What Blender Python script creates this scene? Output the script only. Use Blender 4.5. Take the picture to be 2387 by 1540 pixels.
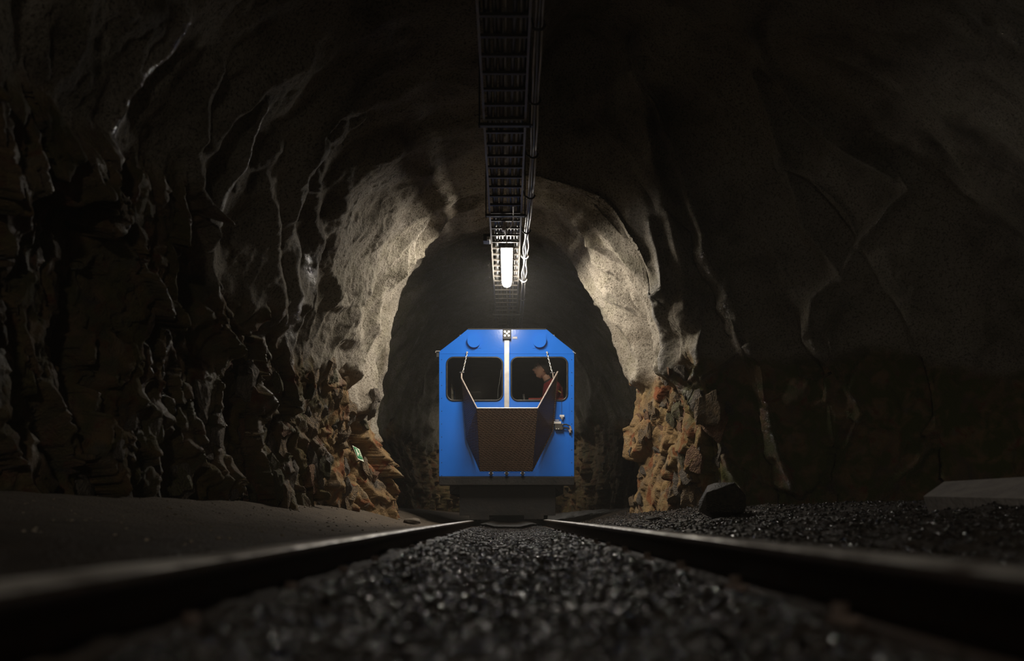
import bpy, bmesh, math, random
import numpy as np
from mathutils import Vector, Matrix
random.seed(7); rng = np.random.default_rng(11)
for o in list(bpy.data.objects): bpy.data.objects.remove(o)
SC = bpy.context.scene; COL = SC.collection
PI = math.pi
# ------------------------------------------------------------------ camera, world, exposure
F = 2450.0; VX, VY = 1184.0, 1201.0; CZ = 0.20       # focal length in px of 2387x1540, vanishing point, eye height
cam_d = bpy.data.cameras.new('camera'); cam = bpy.data.objects.new('camera', cam_d); COL.objects.link(cam)
cam_d.sensor_width = 36; cam_d.lens = F / 2387 * 36
cam_d.shift_x = (1193.5 - VX) / 2387; cam_d.shift_y = (VY - 770) / 2387
cam.location = (0, 0, CZ); cam.rotation_euler = (PI / 2, 0, 0)
cam_d.clip_start = 0.05; cam_d.clip_end = 200
cam_d.dof.use_dof = True; cam_d.dof.focus_distance = 12.6; cam_d.dof.aperture_fstop = 2.3
SC.camera = cam
W = bpy.data.worlds.new('world'); SC.world = W; W.use_nodes = True
W.node_tree.nodes['Background'].inputs[0].default_value = (0.60, 0.56, 0.49, 1)
W.node_tree.nodes['Background'].inputs[1].default_value = 0.05
vs = SC.view_settings; vs.view_transform = 'Standard'; vs.look = 'None'; vs.gamma = 1.0; vs.use_curve_mapping = False
vs.exposure = 0.0
LAMP_STRENGTH = 148.0; BACK_FILL_STRENGTH = 480.0; FAR_LAMP_STRENGTH = 45.0

# ------------------------------------------------------------------ helpers
def pt(px, py, d):
    return Vector(((px - VX) * d / F, d, CZ + (VY - py) * d / F))
def mat(name, base=(0.5, 0.5, 0.5), rough=0.5, metal=0.0, noise=None, bump=None, spec=0.5, emis=None, coat=0.0):
    m = bpy.data.materials.new(name); m.use_nodes = True; nt = m.node_tree
    b = nt.nodes['Principled BSDF']
    b.inputs['Base Color'].default_value = (*base, 1); b.inputs['Roughness'].default_value = rough
    b.inputs['Metallic'].default_value = metal; b.inputs['Specular IOR Level'].default_value = spec
    b.inputs['Coat Weight'].default_value = coat
    if emis: b.inputs['Emission Color'].default_value = (*emis[0], 1); b.inputs['Emission Strength'].default_value = emis[1]
    tc = nt.nodes.new('ShaderNodeTexCoord')
    if noise:                                           # (scale, colour2, rough_variation)
        n = nt.nodes.new('ShaderNodeTexNoise'); n.inputs['Scale'].default_value = noise[0]; n.inputs['Detail'].default_value = 6
        nt.links.new(tc.outputs['Object'], n.inputs['Vector'])
        r = nt.nodes.new('ShaderNodeValToRGB'); r.color_ramp.elements[0].position = 0.38; r.color_ramp.elements[1].position = 0.66
        r.color_ramp.elements[0].color = (*base, 1); r.color_ramp.elements[1].color = (*noise[1], 1)
        nt.links.new(n.outputs['Fac'], r.inputs['Fac']); nt.links.new(r.outputs['Color'], b.inputs['Base Color'])
        if noise[2]:
            mr = nt.nodes.new('ShaderNodeMapRange'); mr.inputs['To Min'].default_value = max(0.05, rough - noise[2]); mr.inputs['To Max'].default_value = min(1, rough + noise[2])
            nt.links.new(n.outputs['Fac'], mr.inputs['Value']); nt.links.new(mr.outputs['Result'], b.inputs['Roughness'])
    if bump:                                            # (scale, distance)
        n2 = nt.nodes.new('ShaderNodeTexNoise'); n2.inputs['Scale'].default_value = bump[0]; n2.inputs['Detail'].default_value = 8
        nt.links.new(tc.outputs['Object'], n2.inputs['Vector'])
        bp = nt.nodes.new('ShaderNodeBump'); bp.inputs['Distance'].default_value = bump[1]; bp.inputs['Strength'].default_value = 1.0
        nt.links.new(n2.outputs['Fac'], bp.inputs['Height']); nt.links.new(bp.outputs['Normal'], b.inputs['Normal'])
    return m
def tag(o, label=None, cat=None, group=None, kind=None):
    if label: o['label'] = label
    if cat: o['category'] = cat
    if group: o['group'] = group
    if kind: o['kind'] = kind
    return o
def obj(name, bm, m, parent=None, smooth=False, bevel=0.0):
    me = bpy.data.meshes.new(name); bm.normal_update(); bm.to_mesh(me); bm.free()
    o = bpy.data.objects.new(name, me); COL.objects.link(o); o.parent = parent
    if m: me.materials.append(m)
    if smooth: me.polygons.foreach_set('use_smooth', [True] * len(me.polygons))
    if bevel:
        md = o.modifiers.new('bevel', 'BEVEL'); md.width = bevel; md.segments = 2; md.limit_method = 'ANGLE'
    return o
def empty(name, loc=(0, 0, 0), **k):
    o = bpy.data.objects.new(name, None); COL.objects.link(o); o.location = loc; o.empty_display_size = 0.1
    return tag(o, **k)
def keep(o, parent):                                    # parent an object built in world coordinates
    o.parent = parent; o.matrix_parent_inverse = Matrix.Translation(-Vector(parent.location)); return o
def bbox(bm, x0, x1, y0, y1, z0, z1):
    v = [bm.verts.new((x, y, z)) for x in (x0, x1) for y in (y0, y1) for z in (z0, z1)]
    for f in ((0, 1, 3, 2), (4, 6, 7, 5), (0, 4, 5, 1), (2, 3, 7, 6), (0, 2, 6, 4), (1, 5, 7, 3)): bm.faces.new([v[i] for i in f])
    return v
def box(x0, x1, y0, y1, z0, z1):
    bm = bmesh.new(); bbox(bm, x0, x1, y0, y1, z0, z1); return bm
def tube(bm, pts, r, seg=8, closed=False, up=(0, 0, 1)):
    pts = [Vector(p) for p in pts]; n = len(pts); rings = []; up = Vector(up)
    for i, p in enumerate(pts):
        a = pts[i - 1] if (i > 0 or closed) else p; b = pts[(i + 1) % n] if (i < n - 1 or closed) else p
        t = (b - a).normalized(); u = t.cross(up)
        if u.length < 1e-3: u = t.cross(Vector((1, 0, 0)))
        u.normalize(); w = t.cross(u).normalized()
        rr = r[i] if isinstance(r, (list, tuple)) else r
        rings.append([bm.verts.new(p + (u * math.cos(2 * PI * k / seg) + w * math.sin(2 * PI * k / seg)) * rr) for k in range(seg)])
    for i in range(n if closed else n - 1):
        A, B = rings[i], rings[(i + 1) % n]
        for k in range(seg): bm.faces.new((A[k], A[(k + 1) % seg], B[(k + 1) % seg], B[k]))
    if not closed: bm.faces.new(rings[0]); bm.faces.new(rings[-1][::-1])
    return bm
def tb(pts, r, seg=8, closed=False, up=(0, 0, 1)): return tube(bmesh.new(), pts, r, seg, closed, up)
def cyl(bm, c, axis, r, h, seg=24, r2=None):
    a = Vector(axis).normalized(); c = Vector(c); return tube(bm, [c - a * h / 2, c + a * h / 2], [r, r if r2 is None else r2], seg)
def rrect(x0, x1, z0, z1, r, n=6):
    out = []
    for cx, cz, a0 in ((x1 - r, z1 - r, 0), (x0 + r, z1 - r, 90), (x0 + r, z0 + r, 180), (x1 - r, z0 + r, 270)):
        for k in range(n + 1):
            a = math.radians(a0 + 90 * k / n); out.append((cx + r * math.cos(a), cz + r * math.sin(a)))
    return out
def panel(outer, holes, org, U, V, thick):              # plate with holes in the plane org+U*u+V*v, thickness along UxV
    bm = bmesh.new(); org, U, V = Vector(org), Vector(U), Vector(V); es = []
    for loop in [outer] + list(holes):
        vv = [bm.verts.new(org + U * a + V * b) for a, b in loop]
        for i in range(len(vv)): es.append(bm.edges.new((vv[i], vv[(i + 1) % len(vv)])))
    bmesh.ops.triangle_fill(bm, use_beauty=True, use_dissolve=False, edges=es)
    r = bmesh.ops.extrude_face_region(bm, geom=bm.faces[:])
    nrm = U.cross(V).normalized() * thick
    bmesh.ops.translate(bm, verts=[g for g in r['geom'] if isinstance(g, bmesh.types.BMVert)], vec=nrm)
    bmesh.ops.recalc_face_normals(bm, faces=bm.faces[:]); return bm
def plate(pts, thick, nrm=None):                        # thick polygon through 3-D points
    bm = bmesh.new(); P = [Vector(p) for p in pts]
    n = Vector(nrm) if nrm else (P[1] - P[0]).cross(P[2] - P[0]); n.normalize()
    a = [bm.verts.new(p + n * thick / 2) for p in P]; b = [bm.verts.new(p - n * thick / 2) for p in P]; k = len(P)
    bm.faces.new(a); bm.faces.new(b[::-1])
    for i in range(k): bm.faces.new((a[i], b[i], b[(i + 1) % k], a[(i + 1) % k]))
    bmesh.ops.recalc_face_normals(bm, faces=bm.faces[:]); return bm

# numpy noise --------------------------------------------------------
_perm = rng.permutation(256); _perm = np.concatenate([_perm, _perm, _perm])
_g = rng.normal(size=(256, 3)); _g /= np.linalg.norm(_g, axis=1)[:, None]; _g = _g.astype(np.float32)
def perlin(x, y, z):
    xi = np.floor(x).astype(np.int64); yi = np.floor(y).astype(np.int64); zi = np.floor(z).astype(np.int64)
    xf, yf, zf = x - xi, y - yi, z - zi
    u, v, w = (t * t * t * (t * (t * 6 - 15) + 10) for t in (xf, yf, zf))
    def g(i, j, k):
        h = _perm[_perm[_perm[(xi + i) & 255] + ((yi + j) & 255)] + ((zi + k) & 255)]
        gr = _g[h]; return gr[..., 0] * (xf - i) + gr[..., 1] * (yf - j) + gr[..., 2] * (zf - k)
    def lp(a, b, t): return a + (b - a) * t
    return 1.6 * lp(lp(lp(g(0, 0, 0), g(1, 0, 0), u), lp(g(0, 1, 0), g(1, 1, 0), u), v),
                    lp(lp(g(0, 0, 1), g(1, 0, 1), u), lp(g(0, 1, 1), g(1, 1, 1), u), v), w)
def fbm(x, y, z, f, o):
    s = 0; a = 1.0
    for i in range(o): s = s + a * perlin(x * f + 7.3 * i, y * f + 3.1 * i, z * f - 5.7 * i); f *= 2.03; a *= 0.5
    return s
def cells(x, y, z, f, seed=0):                           # faceted blocks: each cell its own tilted plane; also distance to joint
    px, py, pz = x * f, y * f, z * f
    xi, yi, zi = np.floor(px).astype(np.int64), np.floor(py).astype(np.int64), np.floor(pz).astype(np.int64)
    b1 = np.full(x.shape, 9.0); b2 = b1.copy(); val = np.zeros(x.shape)
    for i in (-1, 0, 1):
        for j in (-1, 0, 1):
            for k in (-1, 0, 1):
                h = _perm[_perm[_perm[(xi + i + seed) & 255] + ((yi + j) & 255)] + ((zi + k) & 255)]
                r = _g[h]; r2 = _g[(h * 7 + 13) & 255]
                dx = xi + i + 0.5 + 0.48 * r[..., 0] - px; dy = yi + j + 0.5 + 0.48 * r[..., 1] - py; dz = zi + k + 0.5 + 0.48 * r[..., 2] - pz
                d = dx * dx + dy * dy + dz * dz
                pl = r2[..., 0] * 0.6 + (dx * r2[..., 1] + dy * r2[..., 2] + dz * r2[..., 0]) * 0.9
                near = d < b1
                b2 = np.where(near, b1, np.minimum(b2, d)); val = np.where(near, pl, val); b1 = np.where(near, d, b1)
    return val, np.sqrt(b2) - np.sqrt(b1)
def sstep(a, b, x):
    t = np.clip((x - a) / (b - a), 0, 1); return t * t * (3 - 2 * t)

# ------------------------------------------------------------------ rock and ground materials
def rock_material(name):
    m = bpy.data.materials.new(name); m.use_nodes = True; nt = m.node_tree; N, L = nt.nodes, nt.links
    b = N['Principled BSDF']; tc = N.new('ShaderNodeTexCoord'); P = tc.outputs['Object']
    def noise(s, det=6, dist=0.0, rough=0.55, vec=P):
        n = N.new('ShaderNodeTexNoise'); n.inputs['Scale'].default_value = s; n.inputs['Detail'].default_value = det
        n.inputs['Distortion'].default_value = dist; n.inputs['Roughness'].default_value = rough; L.new(vec, n.inputs['Vector']); return n.outputs['Fac']
    def ramp(f, stops):
        r = N.new('ShaderNodeValToRGB'); e = r.color_ramp.elements
        while len(e) < len(stops): e.new(0.5)
        for q, (p, c) in zip(e, stops): q.position = p; q.color = (*c, 1) if isinstance(c, tuple) else (c, c, c, 1)
        L.new(f, r.inputs['Fac']); return r.outputs['Color']
    def mix(f, a, c, mode='MIX'):
        x = N.new('ShaderNodeMix'); x.data_type = 'RGBA'; x.blend_type = mode
        if isinstance(f, float): x.inputs[0].default_value = f
        else: L.new(f, x.inputs[0])
        L.new(a, x.inputs[6]); L.new(c, x.inputs[7]); return x.outputs[2]
    def attr(n):
        a = N.new('ShaderNodeAttribute'); a.attribute_name = n; return a.outputs['Fac']
    def math2(op, a, c):
        x = N.new('ShaderNodeMath'); x.operation = op
        for i, v in enumerate((a, c)):
            if isinstance(v, (int, float)): x.inputs[i].default_value = v
            else: L.new(v, x.inputs[i])
        return x.outputs[0]
    shot = ramp(noise(1.7, 8, 0.4), [(0.3, (0.13, 0.105, 0.075)), (0.5, (0.35, 0.308, 0.248)), (0.72, (0.44, 0.392, 0.32))])
    pits = ramp(noise(55, 5, 0, 0.6), [(0.36, (0.34, 0.31, 0.28)), (0.48, (1, 1, 1)), (0.66, (1.2, 1.2, 1.2))])
    shot = mix(1.0, shot, pits, 'MULTIPLY')
    ochre = ramp(noise(2.6, 8, 0.8), [(0.3, (0.10, 0.085, 0.07)), (0.45, (0.25, 0.165, 0.085)), (0.56, (0.34, 0.22, 0.10)), (0.7, (0.21, 0.18, 0.14))])
    rust = ramp(noise(5.0, 5, 1.0), [(0.55, 0.0), (0.64, 1.0)])
    rr = N.new('ShaderNodeRGB'); rr.outputs[0].default_value = (0.24, 0.085, 0.035, 1)
    ochre = mix(rust, ochre, rr.outputs[0])
    colr = mix(attr('rockmask'), shot, ochre)
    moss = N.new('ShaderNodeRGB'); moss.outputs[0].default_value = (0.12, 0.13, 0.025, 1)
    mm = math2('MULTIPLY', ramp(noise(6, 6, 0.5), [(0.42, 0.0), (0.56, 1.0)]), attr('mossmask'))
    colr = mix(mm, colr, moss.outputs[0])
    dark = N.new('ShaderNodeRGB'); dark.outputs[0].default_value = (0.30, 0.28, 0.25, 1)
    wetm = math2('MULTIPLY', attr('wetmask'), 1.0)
    colr = mix(attr('dampshademask'), colr, mix(1.0, colr, dark.outputs[0], 'MULTIPLY'))  # darker colour for wet rock, and for wall shade painted in
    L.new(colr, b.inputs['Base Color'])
    ro = N.new('ShaderNodeMapRange'); ro.inputs['To Min'].default_value = 0.92; ro.inputs['To Max'].default_value = 0.12
    L.new(wetm, ro.inputs['Value']); L.new(ro.outputs[0], b.inputs['Roughness'])
    sp_m = N.new('ShaderNodeMapRange'); sp_m.inputs['To Min'].default_value = 0.25; sp_m.inputs['To Max'].default_value = 1.0; L.new(wetm, sp_m.inputs['Value']); L.new(sp_m.outputs[0], b.inputs['Specular IOR Level'])
    h = math2('ADD', math2('MULTIPLY', noise(26, 8, 0.0, 0.7), 0.6), math2('MULTIPLY', noise(85, 3), 0.30))
    bp = N.new('ShaderNodeBump'); bp.inputs['Distance'].default_value = 0.055; bp.inputs['Strength'].default_value = 0.9
    L.new(h, bp.inputs['Height']); L.new(bp.outputs['Normal'], b.inputs['Normal'])
    return m
M_rock = rock_material('shotcrete_rock')

# ------------------------------------------------------------------ tunnel
def tab(d, T): xs = [a for a, _ in T]; ys = [b for _, b in T]; return np.interp(d, xs, ys)
WL = [(-3, 2.9), (3, 2.75), (5, 2.6), (7, 2.4), (9, 2.1), (10.5, 1.85), (11.6, 1.72), (12.2, 1.66), (12.5, 1.66), (12.9, 1.86), (13.6, 2.1), (15.5, 2.1), (17, 1.8), (20.5, 1.18), (32, 1.2)]
WR = [(-3, 5.6), (9.2, 5.3), (9.32, 5.0), (9.62, 4.02), (9.70, 4.0), (9.97, 3.14), (10.05, 3.12), (10.20, 2.62), (10.28, 2.60), (10.42, 2.12), (10.52, 2.06), (11.6, 1.72), (12.4, 1.56), (12.8, 1.78), (13.6, 2.1), (15.5, 2.1), (17, 1.8), (20.5, 1.25), (32, 1.2)]
EXR = [(-3, 1.8), (9.5, 1.95), (10.2, 1.8), (10.5, 1.12), (11.6, 1.0), (12.4, 0.98), (13, 0.95), (32, 0.95)]
ZR = [(-3, 5.2), (9.97, 5.2), (10.05, 4.95), (10.22, 4.6), (10.30, 4.5), (10.47, 3.68), (10.6, 3.6), (11.6, 3.56), (12.4, 3.56), (12.9, 3.68), (14, 3.6), (20, 3.4), (32, 3.4)]
ZC = [(-3, 3.9), (5, 3.9), (7, 3.75), (9, 3.55), (11, 3.55), (12.0, 3.56), (12.4, 3.56), (12.9, 3.68), (14, 3.6), (20, 3.3), (32, 3.3)]
ds = np.concatenate([np.arange(-8, -1, 0.25), np.arange(-1, 2.4, 0.09), np.arange(2.4, 4.5, 0.028), np.arange(4.5, 9.2, 0.016), np.arange(9.2, 10.7, 0.0050), np.arange(10.7, 14.2, 0.015), np.arange(14.2, 18, 0.05), np.arange(18, 32, 0.14)])
NT = 760
u = np.linspace(0, 1, NT)
th = PI * (1 - u)                                        # left foot -> crown -> right foot
Dg, Tg = np.meshgrid(ds, th, indexing='ij')
zb = -0.15
side_r = Tg < PI / 2
zn0 = np.sin(Tg)
lean = np.where(side_r, 0.0 * (zn0 - 0.5), 0.25 * (zn0 - 0.5))      # edges lean with height
Dw = Dg + lean + 0.16 * perlin(Dg * 0.5, Tg * 2.2, Tg * 0 + 2.2) * sstep(12, 11, Dg)
Wd = np.where(side_r, tab(np.where(Dg < 11.6, Dw, Dg), WR), tab(Dg, WL))
Zd = np.where(side_r, tab(Dg, ZC) + (tab(Dw, ZR) - tab(Dw, ZC)) * sstep(0.02, 0.45, np.cos(Tg)), tab(Dg, ZC))
ex = np.where(side_r, tab(Dg, EXR), np.interp(Dg, [9, 12.3, 14], [0.88, 0.74, 0.85]))
ct, st = np.cos(Tg), np.abs(np.sin(Tg))
X = -0.02 + Wd * np.sign(ct) * np.abs(ct) ** ex
Z = zb + (Zd - zb) * st ** (2 / 2.5)
Y = Dg.copy()
P0 = np.stack([X, Y, Z], -1)
du = np.gradient(P0, axis=0); dv = np.gradient(P0, axis=1)
Nn = np.cross(dv, du); Nn /= np.linalg.norm(Nn, axis=-1, keepdims=True) + 1e-9
cen = np.stack([-X, 0 * X, 1.2 - Z], -1); sg = np.sign((Nn * cen).sum(-1, keepdims=True)); Nn = Nn * sg     # inward
s_arc = np.where(ct < 0, -1, 1) * (Z * 0 + np.arccos(np.clip(st, 0, 1)) * 2.2)       # signed arc from crown
fx, fy = perlin(X * 0.7, Y * 0.7, Z * 0.7), perlin(X * 0.7 + 9, Y * 0.7, Z * 0.7)
qa, qb, qc = (Y + 0.35 * fx + 0.12 * np.abs(s_arc)) * 1.0, (X + 0.5 * fy) * 0.36, Z * 0.36 + 0.2 * fx
r1 = 1 - np.abs(perlin(qa * 1.15, qb * 1.5, qc * 1.5 + 4)) * 2.0
r2 = 1 - np.abs(perlin(qa * 2.5 + 3, qb * 3.0, qc * 3.0 + 1)) * 2.0
r3 = 1 - np.abs(perlin(qa * 5.6 + 8, qb * 6.5, qc * 6.5)) * 2.0
lf = np.where(side_r, 1.0 + 0.35 * sstep(10.5, 11.2, Y), 0.45 + 1.15 * sstep(10.0, 11.4, Y)) * np.where(Y > 12.9, .7, 1.0)
smooth_h = 0.14 * lf * r1 + 0.08 * lf * r2 + 0.024 * lf * r3 + 0.05 * fbm(X, Y, Z, 1.6, 2) + 0.012 * fbm(X, Y, Z, 9.0, 3)
line = 1.55 + 0.35 * perlin(Y * 1.1, X * 0.4, Z * 0 + 5) + 0.12 * perlin(Y * 5, X, Z * 0) + np.where(side_r, 0.1, 0.0) + 0.22 * np.where(side_r, 0.0, np.clip(9.5 - Y, -0.5, 3))
rock = 1 - sstep(line - 0.10, line + 0.10, Z)
ry, rz = Y * 0.88 + Z * 0.47, Z * 0.88 - Y * 0.47                      # slabs lean
wx, wy, wz = X + 0.03 * fbm(X, Y, Z, 6, 2), ry + 0.03 * fbm(X + 5, Y, Z, 6, 2), rz + 0.03 * fbm(X, Y + 5, Z, 6, 2)
c1, e1 = cells(wx * 0.8, wy * 1.15, wz * 0.50, 1.9); c2, e2 = cells(wx * .8, wy * 1.1, wz * 0.6, 4.6, 31); c3, e3 = cells(wx, wy, wz * .7, 12, 77)
rock_h = 0.24 * c1 + 0.085 * c2 + 0.026 * c3 - 0.03 * (1 - sstep(0, 0.05, e1)) - 0.012 * (1 - sstep(0, 0.06, e2)) + 0.014 * fbm(X, Y, Z, 9, 4) + 0.04 * r1
rock_h = rock_h * np.where(side_r, 0.72, 0.92)
H = smooth_h * (1 - rock) + rock_h * rock
smooth_r = np.where(side_r, 1 - 0.5 * sstep(10.9, 10.2, Y), 1.0 + 0.15 * sstep(12.0, 11.0, Y) * (1 - rock)); H = H * smooth_r
low = 1 - sstep(0.1, 1.15, Z); H = H + np.where(side_r, 0.0, 0.36 * low * sstep(10.8, 12.0, Y) * (1 - sstep(12.6, 12.9, Y)) + 0.10 * low * (Y > 8))
H = H * np.where(Y > 13.2, 0.75, 1.0) * (0.35 + 0.65 * sstep(2.0, 3.5, Y))
# named ridges of the rock, traced as lines over the wall surface: (points, half width, height, wetness)
RIDGES_R = [([(1480, 90), (1505, 200), (1540, 262), (1575, 370), (1615, 480), (1640, 560), (1670, 650), (1700, 712), (1725, 800), (1747, 860), (1790, 960), (1815, 1060), (1845, 1140)], 10, .11, 1.0),
    ([(1488, 160), (1515, 290), (1545, 430), (1566, 540), (1590, 640), (1606, 745)], 17, .10, .1),
    ([(1512, 520), (1532, 600), (1552, 720), (1575, 820), (1612, 905), (1652, 965), (1692, 1065), (1735, 1165)], 8, .10, .6),
    ([(1640, 690), (1634, 780), (1630, 840), (1622, 905), (1640, 880), (1690, 848), (1745, 805)], 6, .06, 1.0),
    ([(1690, 640), (1712, 730), (1738, 800), (1765, 850)], 6, .05, 1.0),
    ([(1760, 60), (1800, 160), (1850, 235), (1905, 290), (1940, 325), (2010, 370), (2080, 405)], 8, .08, .8),
    ([(1765, 180), (1800, 280), (1835, 390), (1858, 470), (1865, 520), (1930, 600), (1962, 650)], 9, .09, .6),
    ([(2080, 360), (2120, 440), (2060, 500), (2010, 560), (1960, 640), (1895, 700), (1885, 790), (1930, 850)], 8, .07, .9),
    ([(2175, 1000), (2135, 1080), (2080, 1130), (2030, 1195)], 9, .09, 1.0), ([(2120, 1030), (2100, 1090), (2060, 1150)], 7, .06, 1.0),
    ([(1965, 700), (1930, 780), (1970, 900), (2010, 960), (1950, 1080), (1925, 1180)], 8, .07, .9), ([(1700, 1070), (1745, 1100), (1730, 1150)], 6, .06, 1.0)]
RIDGES_L = [([(420, 40), (400, 110), (350, 160), (295, 205), (270, 270), (245, 350)], 12, .10, 1.0), ([(500, 150), (455, 230), (430, 330), (440, 430), (480, 520), (490, 580), (485, 680), (495, 760)], 13, .12, .1),
    ([(600, 230), (560, 340), (520, 440), (500, 520)], 11, .10, .5), ([(640, 330), (612, 400), (620, 480), (632, 560), (630, 660), (645, 760)], 13, .12, .0),
    ([(740, 330), (690, 400), (668, 480), (680, 560), (665, 650), (670, 740)], 12, .11, .2), ([(840, 260), (770, 330), (715, 400), (735, 470), (742, 560), (720, 640), (700, 700)], 12, .12, .0),
    ([(930, 330), (850, 390), (800, 440), (780, 540), (760, 620), (775, 700)], 13, .11, .0), ([(1000, 400), (930, 470), (870, 540), (830, 620), (800, 700), (790, 780)], 14, .11, .0),
    ([(1050, 470), (980, 550), (905, 610), (870, 690), (850, 760)], 14, .09, .0), ([(700, 140), (600, 190), (520, 260), (470, 330)], 16, .10, .0), ([(1000, 180), (880, 240), (780, 250), (700, 300)], 16, .08, .0),
    ([(265, 560), (310, 660), (322, 760), (330, 880)], 9, .10, .8), ([(470, 720), (520, 800), (560, 860), (620, 945), (700, 1030), (760, 1130)], 12, .13, .3), ([(620, 790), (655, 890), (700, 1000)], 10, .11, .4),
    ([(300, 930), (400, 1000), (480, 1080), (560, 1150), (610, 1180)], 11, .12, .2), ([(370, 700), (400, 800), (385, 900), (430, 1000)], 9, .10, .8), ([(30, 300), (40, 420), (60, 530)], 10, .10, .8), ([(120, 900), (190, 1040), (230, 1140)], 11, .10, .3), ([(150, 350), (180, 480), (230, 560)], 10, .09, .4)]
bpx = VX + F * X / np.maximum(Y, .5); bpy_ = VY - F * (Z - CZ) / np.maximum(Y, .5)
wob = 5 * perlin(X * 4, Y * 4, Z * 4) + 1.5 * perlin(X * 14, Y * 14, Z * 14); ampn = 0.85 + 0.5 * perlin(X * 2.2, Y * 2.2, Z * 2.2 + 7)
rib = np.zeros_like(H); ribwet = np.zeros_like(H)
for LST, msk in ((RIDGES_R, side_r & (Y > 8.5) & (Y < 13)), (RIDGES_L, ~side_r & (Y > 3.0) & (Y < 12.7))):
    for pts_, wd_, am_, wt_ in LST:
        xs_ = [p[0] for p in pts_]; ys_ = [p[1] for p in pts_]
        k_ = np.where(msk & (bpx > min(xs_) - 70) & (bpx < max(xs_) + 70) & (bpy_ > min(ys_) - 70) & (bpy_ < max(ys_) + 70)); ax, ay = bpx[k_] + wob[k_], bpy_[k_]; best = np.full(ax.shape, 1e9)
        for (x0, y0), (x1, y1) in zip(pts_[:-1], pts_[1:]):
            t = np.clip(((ax - x0) * (x1 - x0) + (ay - y0) * (y1 - y0)) / ((x1 - x0) ** 2 + (y1 - y0) ** 2), 0, 1)
            best = np.minimum(best, np.hypot(ax - x0 - t * (x1 - x0), ay - y0 - t * (y1 - y0)))
        e_ = am_ * np.exp(-(best / (wd_ * 1.5)) ** 1.6) * ampn[k_] * (0.95 if LST is RIDGES_L else 1.3)
        rib[k_] = np.maximum(rib[k_], e_); ribwet[k_] = np.maximum(ribwet[k_], wt_ * np.exp(-(best / (wd_ * 1.3)) ** 2))
for (x0, y0, sx_, sy_) in ((712, 615, 12, 45), (672, 740, 20, 60), (285, 235, 25, 40), (400, 90, 14, 40), (612, 915, 22, 28), (425, 640, 14, 20), (545, 365, 12, 30), (1640, 560, 16, 60), (640, 1085, 30, 25)):
    ribwet = np.maximum(ribwet, np.exp(-((bpx - x0) / sx_) ** 2 - ((bpy_ - y0) / sy_) ** 2) * (Y > 4) * (Y < 12.7))
H = H + rib
ladder_clear = np.exp(-(X + 0.02) ** 2 / 0.5) * (Z > 2.5); H = H * (1 - 0.55 * ladder_clear)
Pd = P0 + Nn * (H - 0.08 - np.where(side_r, .12, .17) * sstep(10.6, 11.6, Y) * sstep(0.5, 1.8, Z))[..., None]
def grid_attr(o, name, a):
    at = o.data.attributes.new(name, 'FLOAT', 'POINT'); at.data.foreach_set('value', np.ascontiguousarray(a, dtype=np.float32).ravel())
def grid_mesh(name, G, m, flip=False):
    a, b = G.shape[:2]; me = bpy.data.meshes.new(name); nv = a * b; nf = (a - 1) * (b - 1)
    idx = np.arange(nv).reshape(a, b)
    q = np.stack([idx[:-1, :-1], idx[1:, :-1], idx[1:, 1:], idx[:-1, 1:]], -1).reshape(-1, 4)
    if flip: q = q[:, ::-1]
    me.vertices.add(nv); me.vertices.foreach_set('co', np.ascontiguousarray(G, dtype=np.float32).ravel())
    me.loops.add(nf * 4); me.loops.foreach_set('vertex_index', np.ascontiguousarray(q, dtype=np.int32).ravel())
    me.polygons.add(nf); me.polygons.foreach_set('loop_start', np.arange(0, nf * 4, 4, dtype=np.int32))
    me.polygons.foreach_set('use_smooth', np.ones(nf, dtype=bool)); me.update(calc_edges=True)
    me.materials.append(m); o = bpy.data.objects.new(name, me); COL.objects.link(o); return o
wet_n = fbm(qa, qb * 1.4, qc * 1.4 + 20, 1.5, 2)
wet = sstep(0.10, 0.42, wet_n) * (0.25 + 0.75 * sstep(0.2, 0.8, r2))
wet = np.maximum(wet, 0.8 * sstep(10.4, 9.2, Y) * sstep(0.35, 0.8, r2) * (Z < 2.9))
wet = np.maximum(wet, rock * 0.5 * sstep(10.6, 9.4, Y) * sstep(-0.2, 0.4, wet_n))
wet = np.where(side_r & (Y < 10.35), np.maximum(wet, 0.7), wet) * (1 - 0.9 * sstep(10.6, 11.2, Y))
damp_shade = np.where(~side_r, (0.45 + 0.3 * rock) * sstep(10.9, 9.2, Y), 0.5 * sstep(10.6, 10.2, Y)); damp_shade = np.maximum(damp_shade, 0.30 * sstep(12.9, 13.6, Y))  # shade of the near walls and the recess beyond, put into the colour
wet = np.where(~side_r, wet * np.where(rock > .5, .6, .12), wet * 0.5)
damp_shade = np.maximum(damp_shade, wet)
wet = np.maximum(wet, ribwet)
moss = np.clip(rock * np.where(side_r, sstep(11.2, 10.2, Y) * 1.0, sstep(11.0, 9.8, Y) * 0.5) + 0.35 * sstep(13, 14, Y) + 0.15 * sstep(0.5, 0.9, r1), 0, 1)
iL, iR = int(NT * 0.30), int(NT * 0.70)
WALLS = {}
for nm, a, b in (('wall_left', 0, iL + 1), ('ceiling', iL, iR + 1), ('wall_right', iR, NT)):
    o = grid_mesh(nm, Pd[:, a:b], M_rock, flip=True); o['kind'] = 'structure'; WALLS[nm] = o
    grid_attr(o, 'rockmask', rock[:, a:b]); grid_attr(o, 'wetmask', wet[:, a:b]); grid_attr(o, 'dampshademask', np.maximum(damp_shade, 0.7 * ribwet)[:, a:b]); grid_attr(o, 'mossmask', moss[:, a:b])
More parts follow.
